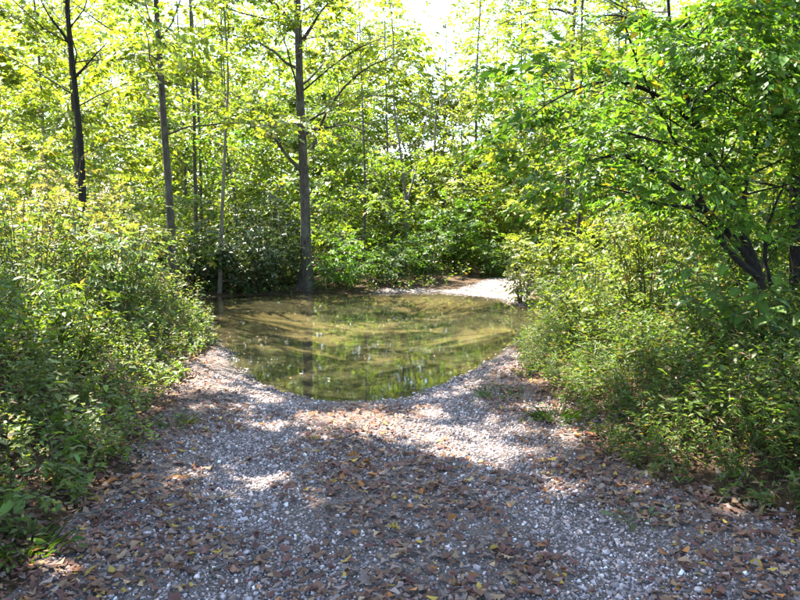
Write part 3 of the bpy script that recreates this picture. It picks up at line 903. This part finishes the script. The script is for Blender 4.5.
for i, (lab, xy, hh, rr, tn, sz) in enumerate(LT):
    tn = (tn[0] * 1.75, tn[1] * 1.5, tn[2] * 1.2)
    shrub(lab, xy, hh, rr, tn, 120 + i, 22, 9, 12, sz, .45, tw_len=.28, alt=(.17, .12, .05), alt_p=.04)

def carpet(name, label, cat, n, sampler, hfun, seed, n_leaf, size, w, tint, arch, alt, alt_p, mat=None, stem_r=.0022, lmin=.2, lang=.9, tmpl=LEAF2):
    """uncountable low growth: arching leafy stems rooted over a patch of ground"""
    rng = np.random.default_rng(seed)
    xy = sampler(rng, n)
    x, y = xy[:, 0], xy[:, 1]
    n = len(x)
    hh = hfun(x, y) * rng.uniform(.55, 1.2, n)
    a = rng.uniform(0, 6.28, n)
    lean = hh * arch * rng.uniform(.3, 1.2, n)
    B = np.stack([x, y, height(x, y) - .02], -1)
    tipo = np.stack([lean * np.cos(a), lean * np.sin(a), hh], -1)
    t = (lmin + (1 - lmin) * (np.arange(n_leaf)[None, :] + rng.random((n, n_leaf))) / n_leaf)
    z = t ** .8 * (1.12 - .12 * t)
    pos = B[:, None, :] + np.stack([tipo[:, None, 0] * t ** 1.7, tipo[:, None, 1] * t ** 1.7, tipo[:, None, 2] * z], -1)
    la = a[:, None] + np.where(np.arange(n_leaf)[None, :] % 2, 1.3, -1.3) + rng.normal(0, .7, (n, n_leaf))
    ld = np.stack([np.cos(la), np.sin(la), rng.normal(.05, .4, (n, n_leaf))], -1)
    ln = np.array([0, 0, 1.0]) + .45 * rng.normal(size=(n, n_leaf, 3))
    sz = size * rng.uniform(.6, 1.3, (n, n_leaf)) * (1.1 - .35 * t)
    V, F, k = leaves(pos.reshape(-1, 3), ld.reshape(-1, 3), ln.reshape(-1, 3), sz.ravel(), w, tmpl)
    per = np.repeat(np.exp(rng.normal(0, .2, (n, 1))), n_leaf * k, 0)
    tn = tints(rng, n * n_leaf, k, tint, .2, alt, alt_p) * per
    # stems: three-sided
    ts = np.array([0, .5, 1.0])
    zs = ts ** .8 * (1.12 - .12 * ts)
    sp = B[:, None, :] + np.stack([tipo[:, None, 0] * ts ** 1.7, tipo[:, None, 1] * ts ** 1.7, tipo[:, None, 2] * zs], -1)
    ang = np.arange(3) * 2.094
    ring = np.stack([np.cos(ang), np.sin(ang), 0 * ang], -1)
    rs = stem_r * np.array([1.2, .9, .3])
    SV = (sp[:, :, None, :] + rs[None, :, None, None] * ring[None, None]).reshape(-1, 3)
    f = []
    for i in range(2):
        for j in range(3):
            j2 = (j + 1) % 3
            f.append([i * 3 + j, i * 3 + j2, i * 3 + 3 + j2, i * 3 + 3 + j])
    SF = (np.array(f)[None] + (np.arange(n) * 9)[:, None, None]).reshape(-1, 4) + len(V)
    st = np.repeat(np.array([[.11, .10, .045]]), len(SV), 0)
    me = mesh_np(name, np.concatenate([V, SV]), [F, SF], mat or M_LEAF, np.concatenate([tn, st]))
    o = obj(name, me)
    return tag(o, label, cat, kind='stuff')

def left_sampler(rng, n):
    y = rng.uniform(2.2, 12.5, n * 3); x = rng.uniform(-9, -1.6, n * 3)
    l, r = road_edges(y)
    d = l - x + .12 * noise(x, y, 3.0, 7)
    ok = (d > .0) & (d < 4.5) & (shore_dist(x, y) > .1) & (rng.random(n * 3) < np.clip(.35 + d * 1.8, 0, 1))
    return np.stack([x, y], -1)[ok][:n]
def left_h(x, y):
    l, r = road_edges(y)
    d = np.maximum(l - x, 0)
    return .20 + .72 * sst(.0, 1.7, d) * (.8 + .3 * noise(x, y, 2.2, 8))
carpet('undergrowth', 'tangled leafy undergrowth covering the left bank', 'undergrowth', 5600, left_sampler, left_h, 201, 13, .062, .46, (.112, .155, .036), .45, (.20, .15, .07), .08)

carpet('tall_weeds', 'larger-leaved weeds standing up through the left undergrowth', 'weeds', 420, left_sampler, lambda x, y: left_h(x, y) * 1.35, 205, 9, .115, .50, (.095, .145, .03), .3, (.2, .15, .05), .08, tmpl=LEAF6, stem_r=.003)
carpet('dry_stalks', 'thin dry brown stalks poking out of the left undergrowth', 'dry stalks', 420, left_sampler, lambda x, y: left_h(x, y) * 1.5, 206, 5, .06, .25, (.17, .12, .075), .5, (.12, .07, .04), .4, mat=M_DEAD, stem_r=.003)

def right_sampler(rng, n):
    y = rng.uniform(2.4, 11.5, n * 4); x = rng.uniform(1.2, 7, n * 4)
    l, r = road_edges(y)
    d = x - r + .12 * noise(x, y, 3.0, 9)
    ok = (d > .02) & (d < 3.2) & (shore_dist(x, y) > .05) & (rng.random(n * 4) < np.clip(.3 + d * 1.6, 0, 1))
    return np.stack([x, y], -1)[ok][:n]
def right_h(x, y):
    l, r = road_edges(y)
    d = np.maximum(x - r, 0)
    return .18 + .34 * sst(.05, 1.0, d) * (.85 + .25 * noise(x, y, 2.4, 3))
carpet('verge_grass', 'drooping narrow-leaved grass and weeds along the right verge', 'grass', 7200, right_sampler, right_h, 202, 11, .070, .26, (.070, .112, .022), .75, (.17, .12, .06), .10, lang=.6)

def far_sampler(rng, n):
    y = rng.uniform(15, 30, n * 3); x = rng.uniform(-.75, .75, n * 3) * y
    sd = shore_dist(x, y)
    ok = (sd > -.05) & ~far_keep(x, y) & (far_road_d(x, y) > 1.3)
    return np.stack([x, y], -1)[ok][:n]
carpet('ground_cover', 'low green growth over the forest floor beyond the water', 'ground cover', 5000, far_sampler, lambda x, y: .28 + .25 * sst(0, 3, shore_dist(x, y)) + .1 * noise(x, y, 1.5, 2), 203, 9, .12, .5, (.07, .105, .02), .5, (.2, .13, .05), .06)

carpet('dry_stalks', 'thin dry straw-coloured stalks among the right verge grass', 'dry stalks', 420, right_sampler, lambda x, y: right_h(x, y) * 1.45, 207, 5, .08, .16, (.22, .16, .09), .8, (.13, .08, .045), .4, mat=M_DEAD, stem_r=.0026)

def side_sampler(rng, n):
    y = rng.uniform(3, 13, n * 4); x = rng.uniform(1.8, 9, n * 4)
    sd = shore_dist(x, y)
    ok = (sd > .1) & (x < .75 * y + 1.5) & (x > road_edges(y)[1] + .45 + .3 * rng.random(n * 4))
    return np.stack([x, y], -1)[ok][:n]
carpet('undergrowth', 'shaded leafy undergrowth behind the right verge', 'undergrowth', 4200, side_sampler, lambda x, y: .52 + .22 * noise(x, y, 1.7, 4), 204, 11, .075, .48, (.080, .125, .022), .5, (.15, .1, .04), .05)

# small tufts by the track
def tuft(label, xy, n, hh, seed, tint, wide=.20, size=.10, w=.16):
    rng = np.random.default_rng(seed)
    x, y = xy
    z0 = gz(x, y)
    root = tag(empty('grass_tuft', (x, y, z0)), label, 'grass tuft', 'green tufts beside the track')
    a = rng.uniform(0, 6.28, n); q = np.sqrt(rng.random(n)) * wide * .5
    P = np.stack([q * np.cos(a), q * np.sin(a), np.full(n, -.01)], -1)
    up = rng.uniform(.5, 1.6, n)
    D = np.stack([np.cos(a), np.sin(a), up], -1)
    V, F, k = leaves(P, D, np.stack([-np.cos(a) * .6, -np.sin(a) * .6, np.ones(n)], -1), hh * rng.uniform(.5, 1.2, n), w * .28, LEAF6)
    obj('blades', mesh_np('blades', V, [F], M_LEAF, tints(rng, n, k, tint, .2, (.2, .15, .05), .08)), root)
    m = n // 2
    a = rng.uniform(0, 6.28, m)
    P = np.stack([wide * rng.random(m) * np.cos(a), wide * rng.random(m) * np.sin(a), rng.uniform(.02, hh * .7, m)], -1)
    D = np.stack([np.cos(a), np.sin(a), rng.normal(.1, .3, m)], -1)
    V, F, k = leaves(P, D, np.array([0, 0, 1.]) + .4 * rng.normal(size=(m, 3)), size * .55 * rng.uniform(.6, 1.2, m), .5, LEAF6)
    obj('leaves', mesh_np('leaves', V, [F], M_LEAF, tints(rng, m, k, tint, .2)), root)
def gxy(px, py, z=0.0):
    p = on_plane(px, py, z)
    for _ in range(6):
        p = on_plane(px, py, gz(p.x, p.y))
    return (p.x, p.y)
tuft('small green tuft at the bottom left corner of the track', gxy(22, 552), 150, .12, 301, (.06, .105, .014), .34)
tuft('sparse green tuft on the gravel by the left verge', gxy(172, 424), 70, .12, 302, (.07, .12, .03), .34)
tuft('low green tuft just below the left thicket', gxy(92, 456), 70, .12, 303, (.06, .11, .03), .28)
tuft('bright green tuft at the corner of the right verge', gxy(556, 420), 170, .14, 304, (.05, .10, .018), .36)
tuft('thin green tuft near the water end of the right verge', gxy(498, 396), 90, .13, 305, (.06, .10, .02), .45)
tuft('grey-green tuft on the track near the right edge of the picture', gxy(640, 520), 60, .06, 306, (.10, .12, .05), .2)

# broad-leaved shrub on the right bank: every leaf its own piece
def big_leaf_mesh(name, tint, seed):
    rng = np.random.default_rng(seed)
    U = np.array([0, .12, .3, .5, .72, .9, 1.0])
    Wd = np.array([.01, .15, .26, .28, .20, .09, .005])
    V, F = [], []
    for u, w in zip(U, Wd):
        zz = -.28 * u * u
        for s, f in ((-1, .9), (-.5, .45), (0, 0), (.5, .45), (1, .9)):
            V.append((u, s * w, zz + .16 * abs(s) * w + .012 * rng.normal()))
    for i in range(6):
        for j in range(4):
            a = i * 5 + j
            F.append((a, a + 1, a + 6, a + 5))
    V = np.array(V)
    vein = np.where(np.abs(V[:, 1:2]) < .01, 1.25, 1.0)
    return mesh_np(name, V, [np.array(F)], M_LEAF, np.asarray(tint)[None] * vein, smooth=True)
def broadleaf(label, xy, hgt, rad, n_stem, per, lsize, seed, tint):
    rng = np.random.default_rng(seed)
    x, y = xy
    z0 = gz(x, y)
    root = tag(empty('broadleaf_shrub', (x, y, z0)), label, 'shrub')
    ms = [big_leaf_mesh('leaf', np.array(tint) * f, seed + i) for i, f in enumerate((.8, 1.0, 1.15, 1.35))]
    for k in range(n_stem):
        a = rng.uniform(2.2, 5.2) if k % 3 else rng.uniform(0, 6.28)
        q = rng.uniform(.3, 1)
        tip = np.array([q * rad * math.cos(a), q * rad * math.sin(a), hgt * rng.uniform(.55, 1.05)])
        ln = smooth_line([np.array([0, 0, -.08]), tip * np.array([.35, .35, .6]), tip], 8)
        T = Tubes(); T.add(ln, np.linspace(.009, .003, 8), 5)
        stem_o = obj('stem', T.mesh('stem', M_STEM), root)
        for j in range(per):
            u = .35 + .65 * (j + .5) / per
            i = min(int(u * 7), 6)
            p = ln[i] + (ln[i + 1] - ln[i]) * (u * 7 - i)
            la = a + (1.1 if j % 2 else -1.1) * (1.2 - .9 * u) + rng.normal(0, .45)
            o = obj('leaf', ms[int(rng.integers(4))], stem_o, tuple(p))
            s = lsize * rng.uniform(.65, 1.2)
            o.scale = (s, s, s)
            o.rotation_euler = (rng.normal(0, .3), rng.normal(.10, .25), la)
broadleaf('broad-leaved shrub on the right bank reaching out toward the track', (3.05, 5.75), 1.15, .85, 15, 13, .145, 401, (.07, .12, .022))
broadleaf('broad-leaved seedling at the foot of the arching tree', (3.0, 6.9), 1.25, .6, 9, 11, .125, 402, (.06, .11, .02))

# ---------------------------------------------------------------- stump, sticks
def stump():
    x, y = gxy(537, 287)
    z0 = gz(x, y)
    root = tag(empty('tree_stump', (x, y, z0)), 'dark rotten stump beside the far gravel landing', 'stump')
    rng = np.random.default_rng(9)
    T = Tubes()
    T.add([[0, 0, -.15], [.01, 0, .1], [.03, 0, .35], [.05, .02, .50]], [.20, .15, .13, .10], 10, .12, rng)
    obj('trunk', T.mesh('trunk', M_BARK_DARK), root)
    for a in (0.3, 2.2, 4.1, 5.3):
        T = Tubes()
        T.add([[.08 * math.cos(a), .08 * math.sin(a), .14], [.2 * math.cos(a), .2 * math.sin(a), .04], [.38 * math.cos(a), .38 * math.sin(a), -.05]], [.06, .045, .02], 6, .1, rng)
        obj('root', T.mesh('root', M_BARK_DARK), root)
stump()

def stick(label, a, b, r, seed, bend=.03, lift=.0):
    rng = np.random.default_rng(seed)
    (ax, ay), (bx, by) = a, b
    pts = []
    for t in np.linspace(0, 1, 7):
        x, y = ax + (bx - ax) * t, ay + (by - ay) * t
        pts.append(np.array([x, y, gz(x, y) + r + .012 + lift * t]) + rng.normal(0, bend, 3) * np.array([1, 1, .15]))
    base = pts[0]
    T = Tubes(); T.add(np.array(pts) - base, r * np.linspace(1, .5, 7), 6, .08, rng)
    j = pts[3] - base
    d = (pts[6] - pts[3]) * .5 + rng.normal(0, .08, 3)
    T.add([j, j + d * .5, j + d], [r * .6, r * .45, r * .2], 5)
    o = obj('fallen_stick', T.mesh('fallen_stick', M_BARK_PALE), None, tuple(base))
    tag(o, label, 'stick', 'sticks lying about the track')
stick('long pale stick slanting down out of the right verge', gxy(722, 508), gxy(770, 440), .007, 501, .02, .18)
stick('thin pale stick lying along the foot of the right verge', gxy(566, 512), gxy(672, 462), .005, 502)
stick('short dark-ended stick lying by the left verge', gxy(60, 520), gxy(128, 508), .006, 503)
stick('bent twig lying in the middle of the track', gxy(378, 548), gxy(430, 530), .004, 504)
stick('brown stick near the bottom edge left of the middle', gxy(210, 578), gxy(268, 552), .006, 505)

# ---------------------------------------------------------------- gravel
def gravel():
    rng = np.random.default_rng(600)
    ico = np.array([(-1, -1, -1), (1, -1, -1), (1, 1, -1), (-1, 1, -1), (-1, -1, 1), (1, -1, 1), (1, 1, 1), (-1, 1, 1)], float) * .72
    tf = np.array([(0, 2, 1), (0, 3, 2), (4, 5, 6), (4, 6, 7), (0, 1, 5), (0, 5, 4), (1, 2, 6), (1, 6, 5), (2, 3, 7), (2, 7, 6), (3, 0, 4), (3, 4, 7)])
    n = 300000
    y = 2.1 + 8.2 * rng.random(n) ** 1.5
    x = rng.uniform(-3, 2.6, n)
    l, r = road_edges(y)
    sd = shore_dist(x, y)
    e = np.minimum(x - l, r - x) + .25 * noise(x, y, 3.3, 4)
    cx = .5 * (l + r)
    track = np.exp(-((np.abs(x - cx) - .9) / .40) ** 2)
    dens = (.22 + .78 * track + .25 * noise(x, y, 2.6, 5)) * sst(-.25, .25, e) * sst(-.25, .2, sd + .12 * noise(x, y, 3, 1) + .25 * (1 - np.exp(-((x + .35) / .9) ** 2)) - .1)
    k = rng.random(n) < np.clip(dens, 0, 1) * .80
    x, y, sd = x[k][:56000], y[k][:56000], sd[k][:56000]
    fy = rng.uniform(15.5, 24, 30000); fx = rng.uniform(-1, 6, 30000)
    fk = far_keep(fx, fy) & (rng.random(30000) < .55 + .3 * noise(fx, fy, 2.0, 3))
    n0 = len(x)
    x = np.concatenate([x, fx[fk]]); y = np.concatenate([y, fy[fk]])
    n = len(x)
    s = .0052 * np.exp(rng.normal(0, .42, n)) * (1 + .05 * np.clip(y - 3, 0, 6))
    s = np.clip(s, .004, .032)
    s[n0:] *= 1.3
    v = ico[None] * (1 + .26 * rng.normal(size=(n, 8, 3))) * (s[:, None, None] * rng.uniform([.8, .8, .45], [1.5, 1.1, .9], (n, 3))[:, None, :])
    q = nrm(rng.normal(size=(n, 4)) * np.array([1, .28, .28, 1]))
    w_, a, b, c = q.T
    R = np.stack([1 - 2 * (b * b + c * c), 2 * (a * b - c * w_), 2 * (a * c + b * w_), 2 * (a * b + c * w_), 1 - 2 * (a * a + c * c), 2 * (b * c - a * w_), 2 * (a * c - b * w_), 2 * (b * c + a * w_), 1 - 2 * (a * a + b * b)], -1).reshape(n, 3, 3)
    v = np.einsum('nij,nkj->nki', R, v)
    v += np.stack([x, y, height(x, y) + .006 + s * .25], -1)[:, None, :]
    base = np.array([.275, .232, .232])[None] * np.exp(rng.normal(0, .50, (n, 1)))
    warm = rng.random(n) < .22
    base[warm] *= np.array([1.12, .95, .80])
    pale = rng.random(n) < .06
    base[pale] *= 2.2
    tn = np.repeat(np.clip(base, 0, .8), 8, 0)
    F = (tf[None] + (np.arange(n) * 8)[:, None, None]).reshape(-1, 3)
    o = obj('gravel', mesh_np('gravel', v.reshape(-1, 3), [F], M_STONE, tn))
    tag(o, 'loose grey crushed stone covering the track', 'gravel', kind='stuff')
gravel()

# ---------------------------------------------------------------- fallen leaves
def fl_template(kind, lite=False):
    """fallen leaf blades, curled, about 1 long"""
    if kind == 0:      # oval
        U = [0, .18, .42, .68, .88, 1.0]; Wd = [.02, .22, .31, .26, .13, .01]
    elif kind == 1:    # lobed
        U = [0, .14, .26, .40, .54, .68, .80, .92, 1.0]; Wd = [.02, .24, .13, .36, .19, .42, .20, .20, .01]
    else:              # long
        U = [0, .2, .45, .7, .9, 1.0]; Wd = [.02, .13, .18, .15, .07, .01]
    if lite and kind != 1:
        U, Wd = U[::2] + [1.0], Wd[::2] + [.01]
        if len(U) > 4: U, Wd = U[:-1], Wd[:-1]
    V, F = [], []
    for u, w in zip(U, Wd):
        for s in (-1, 0, 1):
            V.append((u - .5, s * w, 0))
    for i in range(len(U) - 1):
        for j in range(2):
            a = i * 3 + j
            F += [(a, a + 1, a + 4), (a, a + 4, a + 3)]
    return np.array(V), np.array(F)
def curl(V, c1, c2):
    o = V.copy()
    o[:, 2] = c1 * V[:, 1] ** 2 * 2.2 + c2 * (V[:, 0] ** 2) * .9 + .12 * np.sin(9 * V[:, 0] + 3 * c1) * np.abs(V[:, 1])
    o[:, 2] -= o[:, 2].min()
    return o
LCOL = [('brown', (.145, .078, .050)), ('dark reddish brown', (.115, .052, .042)), ('tan', (.25, .165, .10)), ('orange', (.26, .11, .035)), ('yellow', (.32, .22, .045)), ('greyish brown', (.19, .140, .120))]
LP = [.33, .28, .12, .05, .03, .19]

def leaf_sites(rng, n, y0, y1, pw=1.0):
    y = y0 + (y1 - y0) * rng.random(n) ** pw
    x = rng.uniform(-5.6, 5.0, n)
    l, r = road_edges(y)
    cx = .5 * (l + r)
    track = np.exp(-((np.abs(x - cx) - .9) / .36) ** 2)
    e = np.minimum(x - l, r - x)
    p = (.86 - .84 * track + .50 * noise(x, y, 3.2, 6) + .22 * noise(x, y, 7.5, 2)) * sst(.0, .9, shore_dist(x, y)) * sst(-3.4, -2.8, e) * (.35 + .65 * sst(-.5, -.1, e))
    k = rng.random(n) < p
    return x[k], y[k]

def litter():
    rng = np.random.default_rng(700)
    x, y = leaf_sites(rng, 76000, 2.0, 12.0, 1.45)
    n = len(x)
    fy = rng.uniform(7.2, 16.5, 4000); fx = rng.uniform(-5, 3, 4000)      # afloat, mostly drifted to the edges
    fs = -shore_dist(fx, fy)
    fk = (fs > 0) & (rng.random(4000) < .02 + .20 * np.exp(-fs / .35))
    afloat = np.concatenate([np.zeros(n, bool), np.ones(fk.sum(), bool)])
    x = np.concatenate([x, fx[fk]]); y = np.concatenate([y, fy[fk]]); n = len(x)
    z = np.where(afloat, WL + .003, height(x, y) + .012 + .012 * rng.random(n))
    Vs, Fs, Ts, off = [], [], [], 0
    kind = rng.integers(0, 9, n)
    for g in range(9):
        tv, tf = fl_template((0, 0, 2, 0, 1, 2, 0, 2, 0)[g], True)
        tv = curl(tv, rng.uniform(-.8, 1.4), rng.uniform(-.3, .7))
        s = np.nonzero(kind == g)[0]
        m = len(s)
        sc = .041 * np.clip(np.exp(rng.normal(0, .36, m)), .4, 1.7)
        a = rng.uniform(0, 6.28, m)
        fl = np.where(afloat[s], .1, 1.0)
        D = np.stack([np.cos(a), np.sin(a), rng.normal(0, .16, m) * fl], -1)
        N = np.array([0, 0, 1.]) + .22 * rng.normal(size=(m, 3)) * fl[:, None]
        T = nrm(D); B = nrm(np.cross(N, T)); M = np.cross(T, B)
        V = np.stack([x[s], y[s], z[s]], -1)[:, None] + sc[:, None, None] * (tv[None, :, 0, None] * T[:, None] + tv[None, :, 1, None] * B[:, None] + tv[None, :, 2, None] * M[:, None])
        c = np.array([q[1] for q in LCOL])[rng.choice(6, m, p=LP)] * np.exp(rng.normal(0, .25, (m, 1)))
        Vs.append(V.reshape(-1, 3)); Fs.append((tf[None] + (np.arange(m) * len(tv))[:, None, None]).reshape(-1, 3) + off)
        Ts.append(np.repeat(c, len(tv), 0)); off += m * len(tv)
    o = obj('leaf_litter', mesh_np('leaf_litter', np.concatenate(Vs), [np.concatenate(Fs)], M_DEAD, np.concatenate(Ts)))
    tag(o, 'small brown fallen leaves strewn thickly over the track', 'leaf litter', kind='stuff')
litter()

def single_leaves():
    rng = np.random.default_rng(710)
    ms = {}
    for ci, (cn, col) in enumerate(LCOL):
        for sh in range(3):
            for v in range(2):
                tv, tf = fl_template(sh)
                tv = curl(tv, rng.uniform(-.6, 1.6), rng.uniform(-.2, .8))
                t = np.asarray(col)[None] * rng.uniform(.85, 1.15) * np.where(np.abs(tv[:, 1:2]) < .005, .75, 1.0)
                ms[ci, sh, v] = mesh_np('fallen_leaf', tv, [tf], M_DEAD, t)
    shapes = ['oval', 'lobed', 'narrow']
    x, y = leaf_sites(rng, 2600, 2.35, 5.6, 1.0)
    l_, r_ = road_edges(y)
    k_ = (x > l_ - .15) & (x < r_ + .1) & (np.abs(x) < .6 * y)
    x, y = x[k_], y[k_]
    x, y = x[:290], y[:290]
    z = height(x, y)
    for i in range(len(x)):
        ci = int(rng.choice(6, p=[.33, .27, .16, .09, .06, .09])); sh = int(rng.integers(3))
        o = obj('fallen_leaf', ms[ci, sh, int(rng.integers(2))], None, (x[i], y[i], z[i] + .018))
        s = .064 * min(1.5, math.exp(rng.normal(0, .25)))
        o.scale = (s, s, s)
        o.rotation_euler = (rng.normal(0, .2), rng.normal(0, .2), rng.uniform(0, 6.28))
        tag(o, f'curled {LCOL[ci][0]} {shapes[sh]} leaf lying on the near gravel', 'leaf', f'{LCOL[ci][0]} {shapes[sh]} leaves fallen on the track')
single_leaves()
